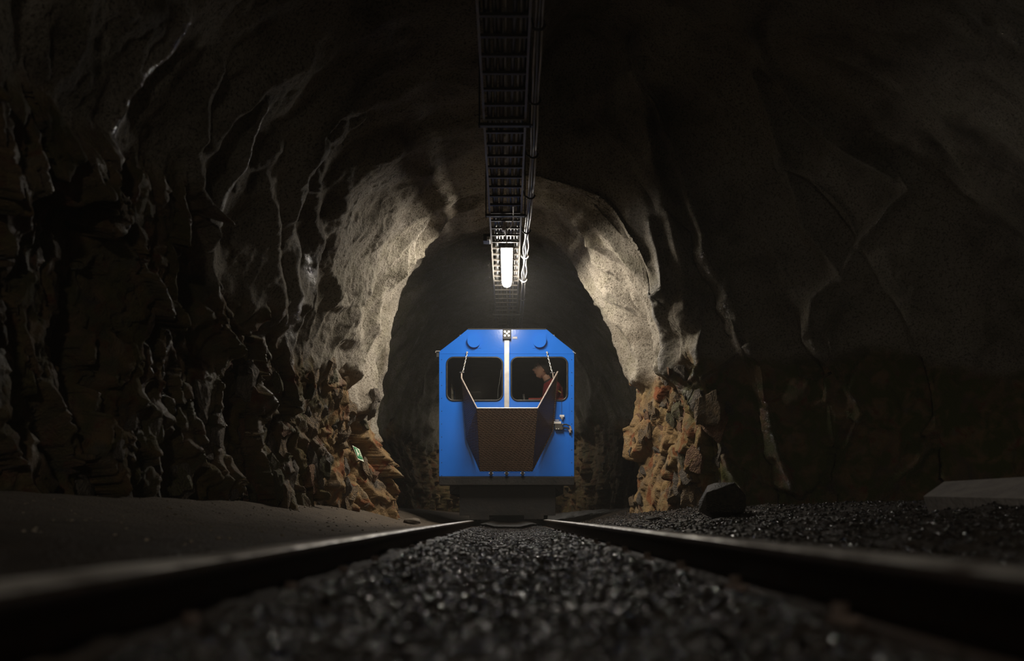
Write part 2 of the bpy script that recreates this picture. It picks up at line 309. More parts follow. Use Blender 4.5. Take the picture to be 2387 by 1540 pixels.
# visible surface lookup: which tunnel point shows at a pixel of the photograph
_front = Pd[:, :, 1] > 2.5
_V = Pd[_front]; _N = Nn[_front]; _px = VX + F * _V[:, 0] / _V[:, 1]; _py = VY - F * (_V[:, 2] - CZ) / _V[:, 1]
def surf(px, py, tol=5.0):
    k = np.where((np.abs(_px - px) < tol) & (np.abs(_py - py) < tol))[0]
    if not len(k): return None
    j = k[np.argmin(_V[k, 1])]; return Vector(_V[j].tolist()), Vector(_N[j].tolist())
# tunnel ends
M_end = mat('end_rock', (0.05, 0.045, 0.04), 0.9, noise=(2, (0.02, 0.02, 0.018), 0))
o = obj('wall_end', box(-3, 3, 31.6, 31.8, -0.3, 4.6), M_end); o['kind'] = 'structure'
o = obj('wall_back', box(-6, 6, -8.1, -7.9, -0.3, 5.6), M_end); o['kind'] = 'structure'

# ------------------------------------------------------------------ floor
fxs = np.concatenate([np.arange(-3.6, -0.62, 0.03), np.arange(-0.62, 0.64, 0.0125), np.arange(0.64, 3.2, 0.022), np.arange(3.2, 5.6, 0.06)])
fds = np.concatenate([np.arange(-8, -1, 0.3), np.arange(-1, 0.4, 0.1), np.arange(0.4, 6, 0.02), np.arange(6, 16, 0.035), np.arange(16, 32, 0.15)])
FY, FX = np.meshgrid(fds, fxs, indexing='ij')
def floor_z(x, y):
    x = np.asarray(x, float); y = np.asarray(y, float)
    mid = 0.030 + 0.012 * fbm(x, y, 0 * x, 2.2, 2) + 0.007 * fbm(x, y, 0 * x + 3, 11, 2)
    mid = mid + 0.034 * sstep(0.16, 0.36, np.abs(x))
    left = 0.075 + 0.10 * sstep(-0.5, -2.0, x) * (1 + 0.0 * y) + 0.018 * fbm(x, y, 0 * x + 6, 1.4, 3) + 0.15 * sstep(-1.3, -2.3, x - 0.12 * (y - 9))
    right = 0.075 + 0.08 * sstep(0.55, 1.6, x) + 0.022 * fbm(x, y, 0 * x + 9, 2.0, 3) + 0.012 * fbm(x, y, 0 * x, 9, 2) + 0.13 * sstep(1.2, 2.4, x + 0.12 * (y - 9))
    return np.where(x < -0.47, left, np.where(x > 0.49, right, mid))
FZ = floor_z(FX, FY)
def ground_material(name):
    m = bpy.data.materials.new(name); m.use_nodes = True; nt = m.node_tree; N, L = nt.nodes, nt.links; b = N['Principled BSDF']
    tc = N.new('ShaderNodeTexCoord'); a = N.new('ShaderNodeAttribute'); a.attribute_name = 'sandmask'
    n = N.new('ShaderNodeTexNoise'); n.inputs['Scale'].default_value = 9; n.inputs['Detail'].default_value = 8; L.new(tc.outputs['Object'], n.inputs['Vector'])
    r = N.new('ShaderNodeValToRGB'); r.color_ramp.elements[0].color = (0.016, 0.014, 0.012, 1); r.color_ramp.elements[1].color = (0.06, 0.045, 0.034, 1); L.new(n.outputs['Fac'], r.inputs['Fac'])
    r2_ = N.new('ShaderNodeValToRGB'); r2_.color_ramp.elements[0].color = (0.055, 0.043, 0.032, 1); r2_.color_ramp.elements[1].color = (0.17, 0.135, 0.10, 1); L.new(n.outputs['Fac'], r2_.inputs['Fac'])
    x = N.new('ShaderNodeMix'); x.data_type = 'RGBA'; L.new(a.outputs['Fac'], x.inputs[0]); L.new(r.outputs[0], x.inputs[6]); L.new(r2_.outputs[0], x.inputs[7]); L.new(x.outputs[2], b.inputs['Base Color'])
    ro = N.new('ShaderNodeMapRange'); b.inputs['Specular IOR Level'].default_value = 0.25; ro.inputs['To Min'].default_value = 0.42; ro.inputs['To Max'].default_value = 0.9; L.new(a.outputs['Fac'], ro.inputs['Value']); L.new(ro.outputs[0], b.inputs['Roughness'])
    n2 = N.new('ShaderNodeTexNoise'); n2.inputs['Scale'].default_value = 55; n2.inputs['Detail'].default_value = 6; L.new(tc.outputs['Object'], n2.inputs['Vector'])
    bp = N.new('ShaderNodeBump'); bp.inputs['Distance'].default_value = 0.02; L.new(n2.outputs['Fac'], bp.inputs['Height']); L.new(bp.outputs['Normal'], b.inputs['Normal'])
    return m
floor = grid_mesh('floor', np.stack([FX, FY, FZ], -1), ground_material('wet_ground'), flip=True); floor['kind'] = 'structure'
grid_attr(floor, 'sandmask', sstep(-0.50, -0.62, FX) * sstep(2, 6, FY) + 0.0 * FX)

# ballast ------------------------------------------------------------
M_stone = mat('wet_stone', (0.007, 0.006, 0.005), 0.16, noise=(14, (0.020, 0.016, 0.013), 0.10), bump=(60, 0.006))
M_stone.node_tree.nodes['Principled BSDF'].inputs['Specular IOR Level'].default_value = 0.5
M_stone_dry = mat('dry_stone', (0.12, 0.10, 0.075), 0.8, noise=(10, (0.20, 0.16, 0.12), 0.1), bump=(50, 0.006))
def ico():
    bm = bmesh.new(); bmesh.ops.create_icosphere(bm, subdivisions=1, radius=1)
    v = np.array([q.co[:] for q in bm.verts]); f = np.array([[w.index for w in q.verts] for q in bm.faces]); bm.free(); return v, f
IV, IF = ico()
def stone_field(name, xs, ys, sizes, m, parent, sink=0.25):
    n = len(xs); nv = len(IV); zs = floor_z(xs, ys)
    an = rng.uniform(0, 2 * PI, n); sc = sizes[:, None] * rng.uniform(0.55, 1.2, (n, 3)) * np.array([1, 1, 0.75])
    V = IV[None] * rng.uniform(0.72, 1.22, (n, nv, 1)) * sc[:, None, :]
    t = rng.uniform(-0.6, 0.6, n); c, s = np.cos(t)[:, None], np.sin(t)[:, None]
    V = np.stack([V[..., 0] * c - V[..., 2] * s, V[..., 1], V[..., 0] * s + V[..., 2] * c], -1)
    c, s = np.cos(an)[:, None], np.sin(an)[:, None]
    V = np.stack([V[..., 0] * c - V[..., 1] * s + xs[:, None], V[..., 0] * s + V[..., 1] * c + ys[:, None], V[..., 2] + (zs + sizes * sink)[:, None]], -1)
    Fc = (IF[None] + (np.arange(n) * nv)[:, None, None]).reshape(-1, 3)
    me = bpy.data.meshes.new(name); me.vertices.add(n * nv); me.vertices.foreach_set('co', V.astype(np.float32).ravel())
    k = len(Fc); me.loops.add(k * 3); me.loops.foreach_set('vertex_index', Fc.astype(np.int32).ravel())
    me.polygons.add(k); me.polygons.foreach_set('loop_start', np.arange(0, k * 3, 3, dtype=np.int32)); me.update(calc_edges=True)
    me.materials.append(m); o = bpy.data.objects.new(name, me); COL.objects.link(o); o.parent = parent; o['kind'] = 'stuff'; return o
n1 = 26000
ya = np.concatenate([rng.uniform(0.3, 4, 12000), rng.uniform(4, 13.5, 14000)]); xa = rng.uniform(-0.36, 0.40, n1)
stone_field('ballast_gravel', xa, ya, rng.uniform(0.004, 0.0105, n1), M_stone, floor)
n2_ = 14000; yb = rng.uniform(1.2, 13.2, n2_); xb = 0.53 + rng.beta(1.0, 1.6, n2_) * 3.2; kk = xb < np.interp(yb, *zip(*WR)) + 0.1
stone_field('verge_gravel', xb[kk], yb[kk], rng.uniform(0.005, 0.016, kk.sum()), M_stone, floor)
n3 = 350; yc = rng.uniform(3, 13.0, n3); xc = -0.55 - rng.beta(2.2, 1.2, n3) * 1.9; kk = -xc < np.interp(yc, *zip(*WL)) + 0.1
stone_field('sandy_gravel', xc[kk], yc[kk], rng.uniform(0.004, 0.014, kk.sum()), M_stone_dry, floor)

# shared angular stone meshes
def rock_mesh(name, seed, m, flat=1.0, npt=26, rough=False):
    r = random.Random(seed); bm = bmesh.new(); q8 = 1.0 if rough else 0.75
    for _ in range(npt):
        v = Vector((r.gauss(0, 1), r.gauss(0, 1), r.gauss(0, 1))).normalized() * r.uniform(0.82, 1.0)
        v = Vector((max(-0.8, min(0.8, v.x)), max(-q8, min(q8, v.y)), max(-q8, min(q8, v.z)) * flat)); bm.verts.new(v)
    res = bmesh.ops.convex_hull(bm, input=bm.verts[:])
    bmesh.ops.delete(bm, geom=list({g for g in res['geom_unused'] + res['geom_interior'] if isinstance(g, bmesh.types.BMVert)}), context='VERTS')
    if rough:
        bmesh.ops.subdivide_edges(bm, edges=bm.edges[:], cuts=2, use_grid_fill=True)
        co = np.array([v.co[:] for v in bm.verts]) * 1.3 + seed; dd = fbm(co[:, 0], co[:, 1], co[:, 2], 1.5, 3)
        bm.normal_update()
        for v, d_ in zip(bm.verts, dd): v.co += v.normal * float(d_) * 0.16
    bm.normal_update(); me = bpy.data.meshes.new(name); bm.to_mesh(me); bm.free(); me.materials.append(m); return me
STM = [rock_mesh('ballast_stone', 100 + i, M_stone, 0.8, 16) for i in range(8)]
ok = 0
for i in range(170):                                     # the stones that show largest, right before the lens
    y = 0.75 + 2.4 * (i / 170) ** 1.3 + random.uniform(-.05, .05); x = random.uniform(-0.34, 0.38)
    o = bpy.data.objects.new('ballast_stone', STM[i % 8]); COL.objects.link(o); o.parent = floor
    s = random.uniform(0.007, 0.014); o.scale = (s * random.uniform(.8, 1.4), s * random.uniform(.8, 1.3), s)
    o.rotation_euler = (random.uniform(-.3, .3), random.uniform(-.3, .3), random.uniform(0, 6.28))
    o.location = (x, y, float(floor_z(x, y)) + s * 0.35)

# ------------------------------------------------------------------ rock blocks of the walls (children of the walls)
def block_mat(name, c1_, c2_, c3_, rough=0.85):
    m = mat(name, c1_, rough, noise=(3.5, c2_, 0.08), bump=(9, 0.10)); return m
BM = [block_mat('ochre_block', (0.30, 0.20, 0.10), (0.20, 0.15, 0.10), 0), block_mat('grey_block', (0.23, 0.185, 0.14), (0.12, 0.10, 0.075), 0),
      block_mat('rust_block', (0.22, 0.10, 0.05), (0.30, 0.18, 0.09), 0), block_mat('moss_block', (0.12, 0.11, 0.04), (0.16, 0.13, 0.08), 0)]
BME = [[rock_mesh('rock_block', 300 + j * 10 + i, m, 1.0, 12, True) for i in range(5)] for j, m in enumerate(BM)]
def blocks(wall, n, x0, x1, y0, y1, smin, smax, weights, seed):
    r = random.Random(seed)
    for i in range(n):
        px = r.uniform(x0, x1); py = r.uniform(y0, y1); h = surf(px, py)
        if not h: continue
        p, nr = h
        if not (0 < p.y < 12.6) or p.z > 1.45 + .3 * r.random(): continue
        j = r.choices(range(4), weights)[0]; o = bpy.data.objects.new('rock_block', BME[j][i % 5]); COL.objects.link(o); o.parent = WALLS[wall]
        s = r.uniform(smin, smax) * (1 if r.random() < 0.8 else 1.3)
        o.rotation_mode = 'QUATERNION'
        o.rotation_quaternion = Vector((1, 0, 0)).rotation_difference((nr + Vector((r.uniform(-.35, .35), r.uniform(-.35, .35), r.uniform(-.3, .3)))).normalized()) @ Matrix.Rotation(r.uniform(-.5, .5), 4, 'X').to_quaternion()
        o.scale = (s * r.uniform(0.5, 0.9), s * r.uniform(0.8, 1.5), s * r.uniform(1.0, 2.0))
        o.location = p - nr * s * 0.30
blocks('wall_left', 70, 730, 900, 850, 1180, 0.035, 0.11, (8, 3, 2, 1), 1)
blocks('wall_left', 26, 560, 760, 880, 1180, 0.05, 0.13, (1, 5, 1, 2), 2)
blocks('wall_right', 50, 1455, 1600, 830, 1180, 0.03, 0.10, (8, 2, 2, 1), 3)
blocks('wall_right', 26, 1560, 1700, 900, 1180, 0.04, 0.12, (1, 3, 2, 5), 4)
blocks('wall_left', 14, 200, 560, 900, 1180, 0.06, 0.14, (0, 5, 0, 1), 5)

# ------------------------------------------------------------------ railway track
M_rail = mat('rail_steel', (0.92, 0.89, 0.84), 0.42, 0.6, noise=(9, (0.16, 0.13, 0.11), 0.12), bump=(70, 0.001))
M_web = mat('rusty_web', (0.045, 0.03, 0.022), 0.62, 0.2, noise=(18, (0.065, 0.042, 0.03), 0.15), bump=(60, 0.003))
M_wood = mat('wet_timber', (0.03, 0.022, 0.016), 0.45, noise=(12, (0.06, 0.045, 0.032), 0.15), bump=(40, 0.01))
XL, XR, ZTL, ZTR = -0.46, 0.48, 0.138, 0.150
track = empty('railway_track', (0, 6, 0), label='narrow gauge railway track running down the middle of the tunnel', cat='track')
def rail(xc, zt, inner):
    web = bmesh.new(); y0, y1 = -2.5, 31
    prof = [(-.037, -.004), (-.038, -.014), (-.034, -.024), (-.007, -.030), (-.006, -.075), (-.040, -.085), (-.042, -.093), (.042, -.093), (.040, -.085), (.006, -.075), (.007, -.030), (.034, -.024), (.038, -.014), (.037, -.004)]
    n = 60; rings = []
    for k in range(n + 1):
        y = y0 + (y1 - y0) * k / n; rings.append([web.verts.new((xc + a, y, zt + b)) for a, b in prof])
    for k in range(n):
        for i in range(len(prof)): web.faces.new((rings[k][i], rings[k + 1][i], rings[k + 1][(i + 1) % len(prof)], rings[k][(i + 1) % len(prof)]))
    bmesh.ops.recalc_face_normals(web, faces=web.faces[:])
    r = keep(obj('rail', web, M_web), track)
    top = bmesh.new(); rg = []
    for k in range(301):
        y = y0 + (y1 - y0) * k / 300; w = 0.0006 * math.sin(k * 1.7) + 0.0004 * math.sin(k * 0.61)
        rg.append([top.verts.new((xc + a, y, zt + b + (w if b > -.003 else 0))) for a, b in ((-.037, -.004), (-.032, -.0006), (0, 0.0006), (.032, -.0006), (.037, -.004))])
    for k in range(300):
        for i in range(4): top.faces.new((rg[k][i], rg[k + 1][i], rg[k + 1][i + 1], rg[k][i + 1]))
    bmesh.ops.recalc_face_normals(top, faces=top.faces[:])
    t = obj('running_surface', top, M_rail, smooth=True); t.parent = r; t['label'] = 'polished steel top of the rail'
    return r
rail(XL, ZTL, 1); rail(XR, ZTR, -1)
slm = None
for i in range(36):
    y = 1.35 + 0.62 * i
    if slm is None:
        bm = box(-0.72, 0.72, -0.085, 0.085, -0.06, 0.0)
        s = obj('sleeper', bm, M_wood, bevel=0.008); slm = s
    else: s = slm.copy(); COL.objects.link(s)
    s.location = (0.01 + random.uniform(-.015, .015), y, 0.026); s.rotation_euler = (0, 0, random.uniform(-.015, .015)); keep(s, track)
fst = None
for i in range(14):
    for xc, zt in ((XL, ZTL), (XR, ZTR)):
        for sd in (-1, 1):
            if fst is None:
                bm = box(-.022, .022, -.02, .02, 0, .012); cyl(bm, (0, 0, .018), (0, 0, 1), .012, .02, 6)
                f_ = obj('rail_clip', bm, M_web); fst = f_
            else: f_ = fst.copy(); COL.objects.link(f_)
            f_.location = (xc + sd * 0.055, 1.35 + 0.62 * i, zt - 0.09); keep(f_, track)

# ------------------------------------------------------------------ cable ladder, lamps, cables
M_galv = mat('galvanised_steel', (0.20, 0.185, 0.16), 0.5, 0.7, noise=(10, (0.20, 0.17, 0.14), 0.12))
M_gdark = mat('dull_steel', (0.10, 0.09, 0.08), 0.55, 0.6, noise=(10, (0.06, 0.05, 0.04), 0.1))
M_black = mat('black_cable', (0.02, 0.02, 0.022), 0.45, noise=(6, (0.035, 0.033, 0.03), 0.1))
M_greyc = mat('grey_cable', (0.42, 0.40, 0.38), 0.42, noise=(8, (0.30, 0.28, 0.26), 0.1))
M_bluec = mat('blue_cable', (0.10, 0.12, 0.25), 0.4, noise=(8, (0.07, 0.08, 0.14), 0.1))
M_hookw = mat('pale_hook', (0.60, 0.57, 0.53), 0.5, noise=(8, (0.45, 0.42, 0.38), 0.1))
M_plast = mat('black_plastic', (0.018, 0.018, 0.018), 0.5, noise=(30, (0.03, 0.03, 0.03), 0.1))
LZ = CZ + 6667 / F                                        # underside of the ladder
LX0, LX1 = -0.170, 0.126
lad = empty('cable_ladder', (0, 10, LZ), label='long steel cable ladder hung under the tunnel roof above the track', cat='cable ladder')
for x0, sx in ((LX0, 1), (LX1, -1)):
    bm = box(x0 - .002, x0 + .002, -7.2, 24, LZ, LZ + .055); bbox(bm, min(x0, x0 + sx * .014), max(x0, x0 + sx * .014), -7.2, 24, LZ - .002, LZ + .001)
    keep(obj('side_rail', bm, M_galv), lad)
rg = None
for i in range(100):
    y = 0.25 * (i - 12) - 0.01
    if rg is None:
        rg = obj('rung', box(LX0 + .003, LX1 - .003, -.014, .014, 0.002, .018), M_gdark); r_ = rg
    else: r_ = rg.copy(); COL.objects.link(r_)
    r_.location = (0, y, LZ); keep(r_, lad)
hang = None
for i, y in enumerate((5.05, 7.3, 9.5, 14.2)):
    bm = box(LX0 - .035, LX1 + .045, -.02, .02, -.022, -.002)
    for x in (LX0 - .028, LX1 + .028): tube(bm, [(x, 0, -.03), (x, 0, 0.9)], .006, 6)
    h = obj('hanger_bar', bm, M_plast); h.location = (0, y, LZ); keep(h, lad)
# cables lying in the ladder
for i, (x, r, m, lb) in enumerate(((-.12, .018, M_black, 'thick black cable nearest the left rail of the cable ladder'), (-.085, .011, M_black, 'thin black cable second from the left in the cable ladder'),
        (-.05, .016, M_gdark, 'dull grey cable left of the middle of the cable ladder'), (-.008, .008, M_greyc, 'thin pale cable in the middle of the cable ladder'),
        (.028, .012, M_bluec, 'dark blue cable right of the middle of the cable ladder'), (.062, .010, M_greyc, 'light grey cable second from the right in the cable ladder'), (.094, .016, M_black, 'thick black cable nearest the right rail of the cable ladder'))):
    ph = random.uniform(0, 6); pts = [(x + .008 * math.sin(ph + y * 1.1) + .004 * math.sin(ph * 2 + 3.1 * y), y, LZ + .019 + r) for y in np.arange(3.6, 23.6, .2)]
    tag(obj('power_cable', tb(pts, r, 8), m, smooth=True), lb, 'cable', 'cables lying in the cable ladder')
# looped cables beside the ladder, carried by hooks
hy = [4.75, 5.84, 6.9, 7.93, 8.95, 10.05, 11.04, 12.14, 13.2, 14.3, 15.4]
bx = [(3.5, .17), (5.55, .168), (6.9, .177), (7.93, .19), (8.95, .1925), (10.05, .18), (12.14, .183), (15.5, .178), (24, .178)]
def sag(y, amt):
    for a, b in zip(hy[:-1], hy[1:]):
        if a <= y <= b: t = (y - a) / (b - a); return -amt * 4 * t * (1 - t)
    return 0
for i, (dx, dz, r, m, am, lb) in enumerate(((-.016, .0, .008, M_greyc, .02, 'pale cable nearest the ladder in the bundle hung beside it'), (.002, -.006, .011, M_black, .012, 'black middle cable of the bundle hung beside the ladder'),
        (.020, .0, .0075, M_greyc, .03, 'pale outer cable of the bundle hung beside the ladder'), (.006, .016, .010, M_bluec, .01, 'blue cable on top of the bundle hung beside the ladder'))):
    pts = []
    for y in np.arange(3.6, 23, .06):
        w = .010 * math.sin(y * 5.7 + i * 2) * (1 if 10.1 < y < 12.2 else .25)
        pts.append((float(np.interp(y, *zip(*bx))) + dx + w * (abs(sag(y, 1))), y, LZ + .012 + dz + sag(y, am)))
    tag(obj('looped_cable', tb(pts, r, 7), m, smooth=True), lb, 'cable', 'cables hung in loops beside the ladder')
for y in hy:
    cx = float(np.interp(y, *zip(*bx))); bm = bmesh.new()
    tube(bm, [(LX1 + .004, y, LZ + .045), (LX1 + .015, y, LZ + .0), (cx - .03, y, LZ - .012)] + [(cx + .036 * math.cos(a), y, LZ + .008 + .034 * math.sin(a)) for a in np.linspace(PI * 1.15, PI * 2.25, 9)], [.005, .006] + [.008] * 8 + [.004, .003], 7)
    w = 10.5 < y < 12.5
    h = obj('cable_hook', bm, M_hookw if w else M_plast, smooth=True); keep(h, lad)
    if w: h['label'] = 'pale plastic cable hook'
jb = empty('junction_box', (LX0 - .045, 10.35, LZ - .01), label='small dark junction box fixed to the left rail of the cable ladder', cat='junction box')
keep(obj('housing', box(LX0 - .075, LX0 - .004, 10.28, 10.42, LZ - .035, LZ + .035), M_plast, bevel=.006), jb)
keep(obj('lid', box(LX0 - .035, LX0 - .006, 10.24, 10.279, LZ - .034, LZ - .002), M_hookw, bevel=.003), jb)
cl = empty('cable_connector', (-.01, 9.95, LZ - .03), label='white connector and lead strapped under the cable ladder before the lamp', cat='connector')
bm = bmesh.new(); bbox(bm, -.055, -.02, 9.86, 9.93, LZ - .045, LZ - .003); keep(obj('plug_body', bm, M_hookw, bevel=.004), cl)
keep(obj('lead', tb([(-.03, 9.9, LZ - .02), (.0, 9.86, LZ - .03), (.03, 9.8, LZ - .028), (.05, 9.6, LZ - .012), (.045, 9.2, LZ - .012)], .006, 6), M_hookw, smooth=True), cl)
keep(obj('tail', tb([(-.03, 9.93, LZ - .03), (-.02, 10.08, LZ - .05), (-.012, 10.3, LZ - .05)], .006, 6), M_hookw, smooth=True), cl)

def strip_lamp(y0, y1, strength, label, xc=-.012):
    L_ = empty('strip_lamp', (xc, (y0 + y1) / 2, LZ), label=label, cat='lamp', group='strip lamps under the cable ladder')
    em = bpy.data.materials.new('lamp_diffuser'); em.use_nodes = True; b = em.node_tree.nodes['Principled BSDF']
    b.inputs['Base Color'].default_value = (0.9, 0.9, 0.88, 1); b.inputs['Emission Color'].default_value = (1.0, 0.92, 0.80, 1); b.inputs['Emission Strength'].default_value = strength
    zt = LZ - .022; bm = bmesh.new(); rings = []; seg = 12; ne = 6; hw = .053
    ys = [(y0 + .05 * (1 - math.cos(PI / 2 * k / ne)) * 1.0, math.sin(PI / 2 * (k + .5) / (ne + .5))) for k in range(ne + 1)]
    ys = ys + [(y1 - a + y0, s) for a, s in ys[::-1]]
    for y, s in ys: rings.append([bm.verts.new((xc + hw * s * math.cos(PI * k / seg), y, zt - .062 * (0.35 + .65 * s) * math.sin(PI * k / seg) ** .7)) for k in range(seg + 1)])
    for i in range(len(rings) - 1):
        for k in range(seg): bm.faces.new((rings[i][k], rings[i][k + 1], rings[i + 1][k + 1], rings[i + 1][k]))
    bm.faces.new(rings[0]); bm.faces.new(rings[-1]); bmesh.ops.recalc_face_normals(bm, faces=bm.faces[:])
    keep(obj('diffuser', bm, em, smooth=True), L_)
    keep(obj('housing', box(xc - .064, xc + .064, y0 - .015, y1 + .015, zt, zt + .018), M_gdark, bevel=.004), L_)
    for y in (y0 + .25, y1 - .25): keep(obj('clip', box(xc - .068, xc + .068, y - .012, y + .012, zt + .012, zt + .024), M_galv), L_)
strip_lamp(10.62, 12.2, LAMP_STRENGTH, 'bright white strip lamp hanging under the ladder before the blue car')
strip_lamp(-6.0, -4.2, BACK_FILL_STRENGTH, 'added fill lamp under the ladder behind the viewpoint, out of the picture')  # added unseen lamp, fill light for the near walls
strip_lamp(20.4, 22.1, FAR_LAMP_STRENGTH, 'strip lamp further down the tunnel behind the blue car')

# ------------------------------------------------------------------ blue inspection car
D0 = 13.0; S = F / D0
def vx(px): return (px - VX) / S
def vz(py): return CZ + (VY - py) / S
M_blue = mat('blue_paint', (0.013, 0.145, 0.62), 0.16, noise=(3.0, (0.016, 0.155, 0.66), 0.03), bump=(45, 0.0003), spec=0.3)
M_int = mat('cab_interior', (0.22, 0.21, 0.20), 0.75, noise=(4, (0.30, 0.29, 0.27), 0.1))
M_rub = mat('rubber_gasket', (0.012, 0.011, 0.010), 0.4, noise=(20, (0.03, 0.026, 0.022), 0.1))
M_alu = mat('bare_aluminium', (0.62, 0.60, 0.57), 0.42, 0.35, noise=(12, (0.5, 0.47, 0.43), 0.1))
M_frame = mat('dark_underframe', (0.009, 0.008, 0.007), 0.6, 0.2, noise=(8, (0.018, 0.014, 0.011), 0.15), bump=(30, 0.004))
M_rim = mat('lit_pale_rim', (0.66, 0.56, 0.49), 0.45, 0.3, noise=(20, (0.45, 0.36, 0.3), 0.1))  # pale metal, with the light on the top edges put into the colour
M_chrome = mat('zinc_chain', (0.75, 0.73, 0.70), 0.25, 0.9)
def glass_material():
    m = bpy.data.materials.new('window_glass'); m.use_nodes = True; nt = m.node_tree; N, L = nt.nodes, nt.links
    for n in list(N): N.remove(n)
    o = N.new('ShaderNodeOutputMaterial'); mx = N.new('ShaderNodeMixShader'); t = N.new('ShaderNodeBsdfTransparent'); g = N.new('ShaderNodeBsdfGlossy'); fr = N.new('ShaderNodeFresnel')
    fr.inputs[0].default_value = 1.5; t.inputs[0].default_value = (0.80, 0.81, 0.79, 1); g.inputs['Roughness'].default_value = 0.03
    L.new(fr.outputs[0], mx.inputs[0]); L.new(t.outputs[0], mx.inputs[1]); L.new(g.outputs[0], mx.inputs[2]); L.new(mx.outputs[0], o.inputs[0]); return m
M_glass = glass_material()
def tread_material():
    m = mat('tread_plate', (0.085, 0.058, 0.040), 0.42, 0.55); nt = m.node_tree; N, L = nt.nodes, nt.links; b = N['Principled BSDF']
    tc = N.new('ShaderNodeTexCoord'); sp = N.new('ShaderNodeSeparateXYZ'); L.new(tc.outputs['Object'], sp.inputs[0])
    def M(op, a, c=None):
        x = N.new('ShaderNodeMath'); x.operation = op
        for i, v in enumerate((a, c)):
            if v is None: continue
            if isinstance(v, (int, float)): x.inputs[i].default_value = v
            else: L.new(v, x.inputs[i])
        return x.outputs[0]
    px_, pz_ = sp.outputs['X'], sp.outputs['Z']
    ux = M('MULTIPLY', M('ADD', px_, M('MULTIPLY', sp.outputs['Y'], 0.8)), 20.0); uz = M('MULTIPLY', pz_, 40.0)   # staggered raised lozenges
    zig = M('MULTIPLY', M('PINGPONG', ux, 0.5), 1.2)
    v = M('FRACT', M('ADD', uz, zig)); a = M('SUBTRACT', 1.0, M('MULTIPLY', M('ABSOLUTE', M('SUBTRACT', v, 0.5)), 3.2))
    hgt = M('MAXIMUM', a, 0.0)
    cut = M('MINIMUM', M('MULTIPLY', M('PINGPONG', M('ADD', ux, 0.25), 0.25), 8.0), 1.0)
    hgt = M('MULTIPLY', hgt, cut)
    bp = N.new('ShaderNodeBump'); bp.inputs['Distance'].default_value = 0.006; bp.inputs['Strength'].default_value = 1.0; L.new(hgt, bp.inputs['Height']); L.new(bp.outputs['Normal'], b.inputs['Normal'])
    n = N.new('ShaderNodeTexNoise'); n.inputs['Scale'].default_value = 5; L.new(tc.outputs['Object'], n.inputs['Vector'])
    r = N.new('ShaderNodeValToRGB'); r.color_ramp.elements[0].color = (0.10, 0.07, 0.052, 1); r.color_ramp.elements[1].color = (0.17, 0.10, 0.062, 1); L.new(n.outputs['Fac'], r.inputs['Fac'])
    L.new(r.outputs[0], b.inputs['Base Color']); return m
M_tread = tread_material()
car = empty('inspection_car', (vx(1181), D0 + 2, 0.15), label='blue rail inspection car with two front windows and a chained tread plate tray', cat='rail car')
def cp(name, bm, m, label=None, parent=None, **k):
    o = obj(name, bm, m, **k); keep(o, car)
    if parent: o.parent = parent; o.matrix_parent_inverse = Matrix.Identity(4); o.matrix_parent_inverse = Matrix.Identity(4)
    if label: o['label'] = label
    return o
XA, XB, ZT, ZS, ZB0 = vx(1023.5), vx(1338.5), vz(767), vz(821), vz(1110)
TX0, TX1 = vx(1090), vx(1274)
out = [(XA, ZB0), (XB, ZB0), (XB, ZS), (TX1, ZT), (TX0, ZT), (XA, ZS)]
wins = [(vx(1041), vx(1172), vz(934), vz(832)), (vx(1191), vx(1323), vz(934), vz(832))]
front = cp('front_panel', panel(out, [rrect(*w, .085) for w in wins], (0, D0, 0), (1, 0, 0), (0, 0, 1), -.035), M_blue, bevel=.004)
for w in wins:
    lo = rrect(w[0] + .004, w[1] - .004, w[2] + .004, w[3] - .004, .083, 8)
    fr = cp('window_gasket', tb([(a, D0 - .004, b) for a, b in lo], .011, 8, True, (0, 1, 0)), M_rub, smooth=True)
    g = obj('window_pane', panel(rrect(w[0] + .008, w[1] - .008, w[2] + .008, w[3] - .008, .08), [], (0, D0 + .014, 0), (1, 0, 0), (0, 0, 1), -.005), M_glass); g.parent = fr; g.matrix_parent_inverse = Matrix.Identity(4)
Y1 = D0 + 4.0
# side walls with a window opening each, sloping roof flanks, roof, rear wall, cab floor
for x, sgn in ((XA, 1), (XB, -1)):
    op = rrect(D0 + .55, D0 + 1.75, vz(934), vz(838), .08)
    s = cp('side_wall', panel([(D0 + .036, ZB0), (Y1, ZB0), (Y1, ZS), (D0 + .036, ZS)], [op, rrect(D0 + 2.2, D0 + 3.4, vz(934), vz(838), .08)], (x, 0, 0), (0, 1, 0), (0, 0, 1), .03 * sgn), M_blue)
    sw = obj('side_pane', panel(rrect(D0 + .54, D0 + 1.76, vz(935), vz(837), .08), [], (x + sgn * .012, 0, 0), (0, 1, 0), (0, 0, 1), .005 * sgn), M_glass); sw.parent = s; sw.matrix_parent_inverse = Matrix.Identity(4)
cp('roof_flank', plate([(XA, D0 + .036, ZS), (XA, Y1, ZS), (TX0, Y1, ZT - .015), (TX0, D0 + .036, ZT - .015)], .025), M_blue)
cp('roof_flank', plate([(XB, D0 + .036, ZS), (XB, Y1, ZS), (TX1, Y1, ZT - .015), (TX1, D0 + .036, ZT - .015)], .025), M_blue)
cp('roof_panel', box(TX0, TX1, D0 + .036, Y1, ZT - .03, ZT - .002), M_blue)
cp('roof_trim', box(TX0 + .005, TX1 - .005, D0 - .006, D0 + .02, ZT - .004, ZT + .008), M_frame)
cp('gutter', tb([(XB - .02, D0 - .004, ZS + .012), (XB + .018, D0 - .004, ZS - .014)], .005, 6), M_alu)
rw = [(vx(1060), vx(1160), vz(925), vz(845)), (vx(1205), vx(1300), vz(925), vz(845))]
